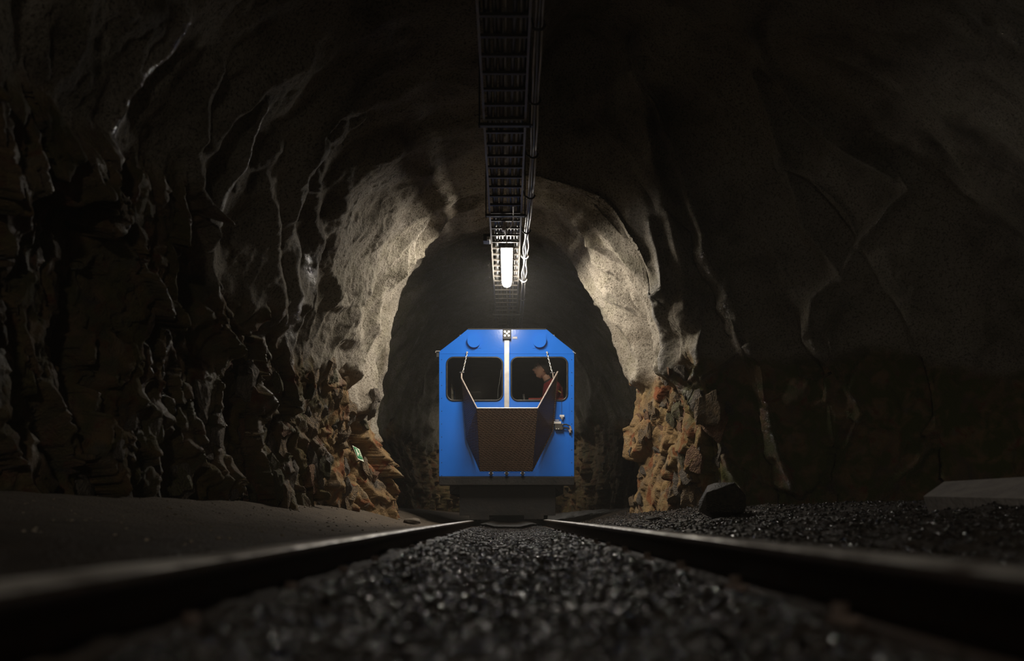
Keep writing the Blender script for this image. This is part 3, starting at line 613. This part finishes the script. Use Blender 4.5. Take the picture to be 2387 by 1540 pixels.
cp('rear_wall', panel(out, [rrect(*w, .08) for w in rw], (0, Y1, 0), (1, 0, 0), (0, 0, 1), -.03), M_int)
cp('cab_floor', box(XA + .03, XB - .03, D0 + .04, Y1 - .01, ZB0, ZB0 + .03), M_int)
cp('ceiling_lining', box(TX0 - .1, TX1 + .1, D0 + .05, Y1 - .02, ZT - .075, ZT - .06), M_int)
cp('dashboard', panel([(XA + .04, vz(1060)), (vx(1240), vz(1060)), (vx(1240), vz(944)), (XA + .04, vz(944))], [], (0, D0 + .32, 0), (1, 0, 0), (0, 0, 1), -.22), M_int, bevel=.01)
cp('red_ledge', box(vx(1232), vx(1319), D0 + .05, D0 + .15, vz(933), vz(926)), mat('red_padding', (0.62, 0.10, 0.07), 0.55, noise=(6, (0.5, 0.08, 0.06), 0.1)), label='red padded ledge behind the right window', bevel=.006)
cp('seat', box(vx(1255), vx(1330), D0 + .12, D0 + .66, vz(1045), vz(1022)), M_rub, bevel=.02)
cp('seat', box(vx(1035), vx(1120), D0 + .9, D0 + 1.4, vz(1045), vz(1022)), M_rub, bevel=.02)
cp('seat_back', plate([(vx(1050), D0 + 1.42, vz(1030)), (vx(1120), D0 + 1.42, vz(1030)), (vx(1115), D0 + 1.5, vz(880)), (vx(1058), D0 + 1.5, vz(880))], .08), M_int, bevel=.02)
cp('seat_back', plate([(vx(1318), D0 + .16, vz(1030)), (vx(1318), D0 + .6, vz(1030)), (vx(1330), D0 + .58, vz(890)), (vx(1330), D0 + .18, vz(890))], .05), M_int, bevel=.015)
lv = cp('control_lever', tb([(vx(1224), D0 + .20, vz(945)), (vx(1223), D0 + .19, vz(932)), (vx(1221), D0 + .18, vz(914))], [.010, .013, .016], 10), M_alu, label='short silver control lever', smooth=True)
cp('wire_lead', tb([(vx(1160), D0 + .06, vz(930)), (vx(1161), D0 + .06, vz(905)), (vx(1165), D0 + .06, vz(885)), (vx(1168), D0 + .06, vz(860))], .003, 5), M_greyc)
# details on the front
cp('centre_strip', box(vx(1175.5), vx(1187), D0 - .022, D0 - .001, vz(1000), vz(789)), M_alu, label='bare aluminium strip between the front windows', bevel=.002)
hl = cp('headlamp', box(vx(1172), vx(1191.5), D0 - .06, D0 - .002, vz(792), vz(769)), M_plast, label='black square headlamp with five round lenses', bevel=.006)
M_lens = mat('headlamp_lens', (0.75, 0.73, 0.66), 0.2, noise=(30, (0.6, 0.58, 0.5), 0.05))
for px, py in ((1177, 775), (1186, 775), (1181.7, 779), (1177, 784), (1186, 784)):
    bm = bmesh.new(); cyl(bm, (vx(px), D0 - .064, vz(py)), (0, 1, 0), .0145, .012, 14); l = obj('lens', bm, M_lens, smooth=False); l.parent = hl; l.matrix_parent_inverse = Matrix.Identity(4)
for px in (1105, 1257.5):
    cp('cover_base', box(vx(px - 16), vx(px + 16), D0 - .004, D0 + .001, vz(811.5), vz(780.5)), M_blue)
    bm = bmesh.new(); cyl(bm, (vx(px), D0 - .025, vz(795.5)), (0, 1, 0), .079, .046, 40); cp('round_cover', bm, M_blue, bevel=.003)
cp('seam_strip', box(XA + .006, XB - .006, D0 - .0035, D0 + .001, vz(824.2), vz(823)), M_blue)
cp('seam_strip', box(XB - .062 - .002, XB - .062, D0 - .003, D0 + .001, ZB0 + .01, vz(936)), M_blue)
rv = None
for px in (1029.5, 1332.5):
    for py in list(range(838, 1110, 30)):
        if rv is None:
            bm = bmesh.new(); bmesh.ops.create_icosphere(bm, subdivisions=1, radius=.0055); rv = obj('rivet', bm, M_frame); q = rv
        else: q = rv.copy(); COL.objects.link(q)
        q.location = (vx(px), D0 - .001, vz(py)); keep(q, car)
M_lab = mat('label_ground', (0.05, 0.10, 0.30), 0.4, noise=(10, (0.05, 0.10, 0.3), 0)); M_white = mat('white_plastic', (0.75, 0.72, 0.68), 0.45, noise=(10, (0.7, 0.66, 0.62), 0.05))
lp_ = cp('name_plate', box(vx(1194), vx(1206), D0 - .005, D0, vz(790), vz(784)), mat('plate_grey', (0.22, 0.25, 0.38), 0.4))
for k in range(5): q = obj('letter', box(vx(1195.6 + 1.9 * k), vx(1196.9 + 1.9 * k), D0 - .007, D0 - .0045, vz(788.2), vz(785.8)), M_white); q.parent = lp_; q.matrix_parent_inverse = Matrix.Identity(4)
# work light / bracket on the left shoulder
cp('mirror_bracket', tb([(XA + .01, D0 + .02, vz(817.5)), (vx(1016), D0 + .02, vz(817.5)), (vx(1015), D0 + .02, vz(821))], .006, 6), M_alu)
cp('corner_lamp', box(vx(1017), vx(1023), D0 + .01, D0 + .07, vz(832), vz(821)), M_plast, bevel=.004)
# connector block at right
cb = cp('socket_box', box(vx(1293), vx(1311), D0 - .055, D0 - .001, vz(1002), vz(988)), M_gdark, label='grey metal socket box with hoses', bevel=.003)
def sub(name, bm, m, p, **k): o = obj(name, bm, m, **k); o.parent = p; o.matrix_parent_inverse = Matrix.Identity(4); return o
sub('cap', box(vx(1291), vx(1307.5), D0 - .05, D0 - .001, vz(988), vz(982.5)), M_white, cb, bevel=.002)
sub('nameplate', box(vx(1292), vx(1304), D0 - .008, D0 - .001, vz(981), vz(977)), M_lab, cb)
for k in range(4): sub('letter', box(vx(1293.4 + 2.4 * k), vx(1295 + 2.4 * k), D0 - .0105, D0 - .008, vz(980), vz(978)), M_white, cb)
for px in (1296.5, 1301.5): bm = bmesh.new(); cyl(bm, (vx(px), D0 - .06, vz(1000)), (0, 1, 0), .007, .012, 10); sub('stud', bm, M_white, cb)
for py, py2, ex_ in ((990, 1003, 1331), (998, 1008, 1329)):
    pts = [(vx(1310), D0 - .03, vz(py)), (vx(1320), D0 - .035, vz(py - .5)), (vx(ex_ - 3), D0 - .035, vz(py + 3)), (vx(ex_), D0 - .03, vz(py2)), (vx(ex_ - 1), D0 - .008, vz(py2 + 3))]
    q = cp('hose', tb(pts, .0095, 8), M_black, smooth=True)
    sub('ferrule', tb([(vx(1308), D0 - .03, vz(py)), (vx(1312), D0 - .03, vz(py))], .013, 8), M_alu, q); sub('ferrule', tb([pts[2], pts[3]], .0115, 8), M_rim, q)
for py in (991, 994.5, 998.5): cp('pipe_stub', tb([(vx(1287), D0 - .03, vz(py)), (vx(1294), D0 - .03, vz(py))], .006, 6), M_plast)
ws = cp('water_valve', box(vx(1304.5), vx(1315), D0 - .03, D0 - .001, vz(972), vz(967)), M_white, label='small white plastic fitting', bevel=.002)
bm = bmesh.new(); tube(bm, [(vx(1310), D0 - .02, vz(972)), (vx(1310), D0 - .025, vz(976)), (vx(1310), D0 - .025, vz(978.5))], [.022, .014, .008], 12); sub('nozzle', bm, M_alu, ws)
cp('thin_wire', tb([(vx(1309.5), D0 - .004, vz(967)), (vx(1309), D0 - .004, vz(936))], .0022, 5), M_rub)
# tread plate tray
def P3(px, py, prot): return pt(px, py, D0 - prot)
TL, TR_, BL, BR = P3(1112, 951, .50), P3(1253, 951, .50), P3(1119, 1098, .09), P3(1241, 1098, .09)
LC, LD, LE = P3(1087, 1022, .06), P3(1078.5, 930, .05), P3(1076, 881, .045)
LTip = P3(1076, 869, .04); RC, RTip = P3(1289, 1003, .05), P3(1300, 866, .04)
tray = cp('tray_front', plate([TL, TR_, BR, BL], .010), M_tread, label='brown tread plate face of the hinged tray')
lw = cp('tray_wing', plate([TL, BL, LC, LE], .008, (TL - BL).cross(LC - BL)), M_tread)
rw_ = cp('tray_wing', plate([TR_, RTip, RC, BR], .008, (TR_ - BR).cross(RC - BR)), M_tread)
def strip(a, b, w=.009): return tb([a, b], w, 6)
cp('tray_rim', tb([LTip, LE, TL, TR_, RTip], .0095, 6), M_rim, label='pale rim of the tray, edge light put into its colour')
cp('rim_hook', tb([P3(1289.5, 880, .05), P3(1288.5, 868, .05)], .006, 6), M_rim)
cp('shackle_pin', tb([P3(1071.5, 867.5, .07), P3(1082, 867.5, .03)], .006, 6), M_chrome); cp('shackle_pin', tb([P3(1283, 868.5, .03), P3(1293, 868.5, .07)], .006, 6), M_chrome)
for px in (1145, 1181, 1218):
    q = cp('hinge', box(vx(px - 3), vx(px + 3), D0 - .07, D0 - .001, vz(1107), vz(1099)), M_gdark, bevel=.003)
    sub('hinge_pin', tb([(vx(px - 5), D0 - .05, vz(1103)), (vx(px + 5), D0 - .05, vz(1103))], .008, 8), M_alu, q)
def link_mesh():
    pts = []; a, b = .0075, .011
    for k in range(16):
        t = 2 * PI * k / 16; pts.append((a * math.cos(t), 0, b * math.sin(t) + (.006 if math.sin(t) > 0 else -.006)))
    bm = tb(pts, .0038, 6, True); me = bpy.data.meshes.new('chain_link'); bm.to_mesh(me); bm.free(); me.materials.append(M_chrome); me.polygons.foreach_set('use_smooth', [True] * len(me.polygons)); return me
LM = link_mesh()
for A, B in ((P3(1089, 822, .02), P3(1079, 867, .05)), (P3(1275, 822, .02), P3(1287, 868, .05))):
    ch = empty('chain', (0, 0, 0)); keep(ch, car); ch.location = (0, 0, 0)
    sub('anchor', tb([A + Vector((0, .02, .004)), A + Vector((0, -.012, .004))], .012, 8), M_chrome, ch)
    n = max(2, round((B - A).length / .023)); q = Vector((0, 0, 1)).rotation_difference(B - A)
    for i in range(n):
        l = bpy.data.objects.new('chain_link', LM); COL.objects.link(l); l.parent = ch; l.location = A.lerp(B, (i + .5) / n)
        l.rotation_mode = 'QUATERNION'; l.rotation_quaternion = q @ Matrix.Rotation((PI / 2 if i % 2 else 0) + .4, 4, 'Z').to_quaternion()
# underframe and running gear
cp('buffer_beam', box(XA, XB, D0 - .03, D0 + .25, vz(1130.5), vz(1110.5)), M_frame, bevel=.006)
cp('underframe', box(XA + .12, XB - .12, D0 + .26, Y1 - .1, vz(1150), ZB0), M_frame)
for x in (XA + .13, XB - .16): cp('bracket', plate([(x, D0 + .1, vz(1131)), (x, D0 + .1, vz(1150)), (x + (.09 if x < 0 else -.09), D0 + .1, vz(1131))], .02), M_frame)
cp('axle_guard', box(vx(1070), vx(1296), D0 + .12, D0 + .17, vz(1201), vz(1131)), M_frame, bevel=.004)
cp('rail_guard', box(vx(1095), vx(1140), D0 + .10, D0 + .14, .147, vz(1200)), M_frame); cp('rail_guard', box(vx(1222), vx(1268), D0 + .10, D0 + .14, .155, vz(1200)), M_frame)
for y in (D0 + .75, D0 + 3.0):
    ax = cp('axle', tb([(XL - .05, y, .37), (XR + .05, y, .38)], .035, 12), M_frame)
    for x, zt in ((XL, ZTL), (XR, ZTR)):
        r = .225; bm = bmesh.new(); sgx = 1 if x < 0 else -1
        cyl(bm, (x, y, zt + r + .002), (1, 0, 0), r, .07, 36); cyl(bm, (x + sgx * .042, y, zt + r + .002), (1, 0, 0), r + .02, .018, 36); cyl(bm, (x - sgx * .04, y, zt + r), (1, 0, 0), .07, .04, 20)
        sub('wheel', bm, M_frame, ax, bevel=.004)

# ------------------------------------------------------------------ driver
M_jack = mat('maroon_jacket', (0.40, 0.045, 0.055), 0.75, noise=(14, (0.30, 0.035, 0.04), 0.05), bump=(22, 0.012))
M_skin = mat('skin', (0.50, 0.27, 0.19), 0.55, noise=(9, (0.44, 0.22, 0.15), 0.05)); M_hair = mat('dark_hair', (0.018, 0.012, 0.010), 0.6, noise=(40, (0.03, 0.02, 0.015), 0.1), bump=(90, 0.004))
M_yel = mat('yellow_stripe', (0.75, 0.55, 0.12), 0.5); M_scarf = mat('dark_collar', (0.03, 0.025, 0.028), 0.8, noise=(20, (0.045, 0.035, 0.04), 0.05))
M_pants = mat('dark_trousers', (0.03, 0.03, 0.04), 0.8, noise=(20, (0.04, 0.04, 0.05), 0.05)); M_eye = mat('eye_white', (0.7, 0.68, 0.64), 0.3); M_lip = mat('lip', (0.42, 0.15, 0.12), 0.5)
DY = D0 + .12; SD = F / DY
def hx(px): return (px - VX) / SD
def hz(py): return CZ + (VY - py) / SD
drv = empty('person', (hx(1290), DY + .1, vz(1022)), label='person in a maroon jacket seated in side profile behind the right window, facing left', cat='person')
def skin(name, verts, edges, radii, m, sub_=2, root=0):
    me = bpy.data.meshes.new(name); me.from_pydata([tuple(v) for v in verts], edges, []); o = bpy.data.objects.new(name, me); COL.objects.link(o)
    md = o.modifiers.new('skin', 'SKIN'); md.use_smooth_shade = True
    for i, r in enumerate(radii):
        sv = me.skin_vertices[0].data[i]; sv.radius = r if isinstance(r, tuple) else (r, r); sv.use_root = (i == root)
    s2 = o.modifiers.new('sub', 'SUBSURF'); s2.levels = sub_; s2.render_levels = sub_; me.materials.append(m); keep(o, drv); return o
hipz = vz(1022) + .10; cx = hx(1287)
# facing -X; shoulders spread along Y
V_ = [(cx + .03, DY + .15, hipz), (cx + .03, DY + .15, hipz + .16), (cx + .02, DY + .15, hipz + .34), (cx + .0, DY + .15, hz(897)), (cx - .05, DY + .13, hz(884)),
      (cx + .03, DY + .02, hz(900)), (cx + .02, DY - .0, hz(925)), (cx - .11, DY + .0, hz(934)), (cx - .22, DY + .02, hz(941)),
      (cx + .0, DY + .29, hz(900)), (cx + .0, DY + .33, hz(932)), (cx - .10, DY + .30, hz(962)), (cx - .20, DY + .27, hz(962))]
E_ = [(0, 1), (1, 2), (2, 3), (3, 4), (3, 5), (5, 6), (6, 7), (7, 8), (3, 9), (9, 10), (10, 11), (11, 12)]
skin('jacket', V_, E_, [.155, .155, .165, .13, .07, .085, .072, .060, .042, .085, .072, .060, .042], M_jack)
skin('trousers', [(cx + .02, DY + .15, hipz - .01), (cx - .02, DY + .07, hipz - .03), (cx - .40, DY + .07, hipz - .03), (cx - .42, DY + .07, ZB0 + .12), (cx - .02, DY + .24, hipz - .03), (cx - .40, DY + .26, hipz - .03), (cx - .42, DY + .26, ZB0 + .12)],
     [(0, 1), (1, 2), (2, 3), (0, 4), (4, 5), (5, 6)], [.13, .085, .062, .05, .085, .062, .05], M_pants)
skin('collar', [(cx - .02, DY + .13, hz(893)), (cx - .065, DY + .13, hz(879))], [(0, 1)], [.082, .070], M_scarf)
skin('neck', [(cx - .03, DY + .13, hz(890)), (hx(1270), DY + .13, hz(868))], [(0, 1)], [.055, .052], M_skin)
# head: profile-shaped ellipsoid
def head_mesh():
    bm = bmesh.new(); bmesh.ops.create_uvsphere(bm, u_segments=40, v_segments=32, radius=1)
    for v in bm.verts:
        x, y, z = v.co; f = max(0, -x)                                     # -x is the face side
        X_ = x * .098; Y_ = y * .076; Z_ = z * .118
        if z < 0: Y_ *= 1 + .28 * z; X_ = X_ * (1 + .10 * z) - .012 * (-z) * (1 if x < 0 else 2.2)
        mid = math.exp(-(y / .20) ** 2)
        if x < 0:
            X_ -= .030 * mid * math.exp(-((z + .16) / .13) ** 2) * f                 # nose
            X_ -= .012 * mid * math.exp(-((z - .02) / .16) ** 2) * f
            X_ += .009 * math.exp(-(y / .5) ** 2) * math.exp(-((z - .10) / .10) ** 2) * f * (1 if abs(y) > .18 else .4)   # eye hollow
            X_ -= .008 * mid * math.exp(-((z - .28) / .12) ** 2)
            X_ -= .011 * math.exp(-(y / .28) ** 2) * math.exp(-((z + .46) / .07) ** 2) * f   # lips
            X_ -= .009 * math.exp(-(y / .34) ** 2) * math.exp(-((z + .84) / .14) ** 2)       # chin
            X_ += .006 * mid * math.exp(-((z + .62) / .07) ** 2)
        v.co = (X_, Y_, Z_)
    return bm
hc = Vector((hx(1265), DY + .13, hz(857)))
hd = obj('head', head_mesh(), M_skin, smooth=True); hd.location = hc; hd.rotation_euler = (0, .06, .12); keep(hd, drv)
hr = bmesh.new(); bmesh.ops.create_uvsphere(hr, u_segments=32, v_segments=24, radius=1)
for v in hr.verts:
    x, y, z = v.co; v.co = (x * .104 + .014, y * .083, z * .115 + .018)
bmesh.ops.bisect_plane(hr, geom=hr.verts[:] + hr.edges[:] + hr.faces[:], plane_co=(-.012, 0, .012), plane_no=(-.78, 0, -.62), clear_outer=True)
bmesh.ops.bisect_plane(hr, geom=hr.verts[:] + hr.edges[:] + hr.faces[:], plane_co=(0, 0, -.07), plane_no=(0, 0, -1), clear_outer=True)
h2 = obj('hair', hr, M_hair, smooth=True); h2.parent = hd
sm = h2.modifiers.new('s', 'SOLIDIFY'); sm.thickness = .008; sm.offset = 1
for sy in (-1, 1):
    bm = bmesh.new(); bmesh.ops.create_uvsphere(bm, u_segments=12, v_segments=8, radius=1)
    for v in bm.verts: v.co = (v.co.x * .018, v.co.y * .007, v.co.z * .030)
    e = obj('ear', bm, M_skin, smooth=True); e.parent = hd; e.location = (.012, sy * .078, -.004); e.rotation_euler = (0, .2, sy * -.3)
    bm = bmesh.new(); bmesh.ops.create_uvsphere(bm, u_segments=12, v_segments=8, radius=.011); e = obj('eye', bm, M_eye, smooth=True); e.parent = hd; e.location = (-.080, sy * .030, .012)
    bm = tb([(-.090, sy * .014, .030), (-.089, sy * .030, .035), (-.080, sy * .046, .030)], .0035, 6); e = obj('eyebrow', bm, M_hair); e.parent = hd
e = obj('mouth', tb([(-.094, -.02, -.056), (-.104, 0, -.055), (-.094, .02, -.056)], [.002, .0045, .002], 6), M_lip, smooth=True); e.parent = hd
q = obj('shoulder_stripe', plate([pt(1299, 907, DY - .075), pt(1308, 913, DY - .075), pt(1308, 916.5, DY - .075), pt(1299, 910.5, DY - .075)], .006), M_yel); keep(q, drv)
# hands with five fingers, closing on the ledge
def hand(wrist, fwd, upv, sd):
    fwd = Vector(fwd).normalized(); upv = Vector(upv).normalized(); lat = fwd.cross(upv) * sd; w = Vector(wrist)
    V = [w, w + fwd * .045, w + fwd * .085]; E = [(0, 1), (1, 2)]; R = [(.026, .018), (.038, .016), (.036, .014)]
    skin('hand', V, E, R, M_skin, 2)
    for k, ln in enumerate((.070, .078, .072, .056)):
        b = w + fwd * .075 + lat * (.027 - .018 * k)
        skin('finger', [b, b + fwd * ln * .45, b + fwd * ln * .75 - upv * ln * .25, b + fwd * ln * .85 - upv * ln * .55], [(0, 1), (1, 2), (2, 3)], [.0095, .009, .0085, .007], M_skin, 1)
    b = w + fwd * .03 + lat * .028
    skin('thumb', [b, b + fwd * .03 + lat * .022, b + fwd * .055 + lat * .022 - upv * .012], [(0, 1), (1, 2)], [.0115, .0105, .008], M_skin, 1)
hand(V_[8], (-1, -.1, .0), (0, 0, 1), 1); hand(V_[12], (-1, -.1, .0), (0, 0, 1), -1)

# ------------------------------------------------------------------ emergency exit sign on the left wall
h = surf(836, 1058, 6)
dS = (h[0].y if h else 10.6) - 0.10
M_pale = mat('photoluminescent_white', (0.85, 0.90, 0.72), 0.4); M_green = mat('safety_green', (0.02, 0.24, 0.085), 0.4)
cs = [pt(821, 1038, dS), pt(837.5, 1047, dS + .09), pt(848, 1076, dS + .09), pt(834, 1070, dS)]
cen_s = sum(cs, Vector()) / 4
sign = empty('exit_sign', cen_s, label='small green and white emergency exit sign tilted on the left rock wall', cat='sign')
def sp_(u_, v_, off): return cs[0].lerp(cs[1], u_).lerp(cs[3].lerp(cs[2], u_), v_) + sn * off
sn = (cs[1] - cs[0]).cross(cs[3] - cs[0]).normalized(); sn = sn if sn.y < 0 else -sn
def sgn_poly(name, uv, off, m, th=.004): q = obj(name, plate([sp_(a, b, off) for a, b in uv], th, sn), m); keep(q, sign); return q
sgn_poly('sign_plate', [(0, 0), (1, 0), (1, 1), (0, 1)], 0, M_pale, .006)
sgn_poly('green_field', [(.06, .07), (.60, .07), (.60, .90), (.06, .90)], .005, M_green)
sgn_poly('running_figure', [(.18, .20), (.36, .17), (.42, .32), (.34, .40), (.50, .46), (.50, .56), (.30, .62), (.22, .78), (.10, .74), (.16, .50)], .009, M_pale)
sgn_poly('door_symbol', [(.68, .12), (.92, .12), (.92, .50), (.68, .50)], .005, mat('pale_green', (0.5, 0.62, 0.42), 0.4))
sgn_poly('arrow_symbol', [(.74, .58), (.86, .58), (.86, .74), (.94, .74), (.80, .90), (.66, .74), (.74, .74)], .005, M_green)
for u_, v_ in ((.5, .03), (.5, .97)):
    c = sp_(u_, v_, 0); keep(obj('standoff', tb([c, c - sn * .16], .006, 6), M_gdark), sign)

# ------------------------------------------------------------------ loose boulders and kerb
def boulder(px, py, d, sx, sy, sz, seed, m, label, sink=.35):
    me = rock_mesh('boulder', seed, m, 1.0, 34); o = bpy.data.objects.new('boulder', me); COL.objects.link(o)
    p = pt(px, py, d); o.location = (p.x, d, float(floor_z(p.x, d)) + sz * (1 - sink)); o.scale = (sx, sy, sz)
    md = o.modifiers.new('b', 'BEVEL'); md.width = .03; md.segments = 2
    return tag(o, label, 'boulder')
M_dk = mat('dark_boulder', (0.03, 0.028, 0.024), 0.45, noise=(7, (0.07, 0.06, 0.045), 0.15), bump=(18, 0.03))
boulder(1682, 1160, 8.0, .215, .2, .19, 5, M_dk, 'large dark boulder at the foot of the mossy right wall')
boulder(1522, 1212, 9.6, .085, .07, .035, 9, M_dk, 'small flat dark stone on the gravel right of the track')
boulder(960, 1190, 11.4, .12, .1, .05, 12, M_stone_dry, 'low sandy stone at the foot of the left wall beside the car')
boulder(1150, 1150, 4.6, .001, .001, .001, 3, M_dk, 'x') if False else None
fp = [pt(2160, 1181, 5.6), pt(2208, 1146, 5.75), pt(2420, 1136, 5.2), pt(2420, 1190, 4.9)]
kb = plate(fp, .12); tag(obj('concrete_kerb', kb, mat('concrete', (0.36, 0.33, 0.31), 0.8, noise=(9, (0.26, 0.24, 0.23), 0.1), bump=(40, 0.008))), 'low pale concrete kerb beside the far right gravel', 'kerb')

# ------------------------------------------------------------------ damp haze of the mine
hm = bpy.data.materials.new('damp_haze'); hm.use_nodes = True; nt = hm.node_tree; nt.nodes.remove(nt.nodes['Principled BSDF'])
vsx = nt.nodes.new('ShaderNodeVolumeScatter'); vsx.inputs['Color'].default_value = (0.95, 0.93, 0.88, 1); vsx.inputs['Density'].default_value = 0.0042; vsx.inputs['Anisotropy'].default_value = 0.2
nt.links.new(vsx.outputs[0], nt.nodes['Material Output'].inputs['Volume'])
hz_ = obj('haze', box(-3.9, 5.8, -7.9, 31.5, -0.4, 5.3), hm); hz_['kind'] = 'structure'
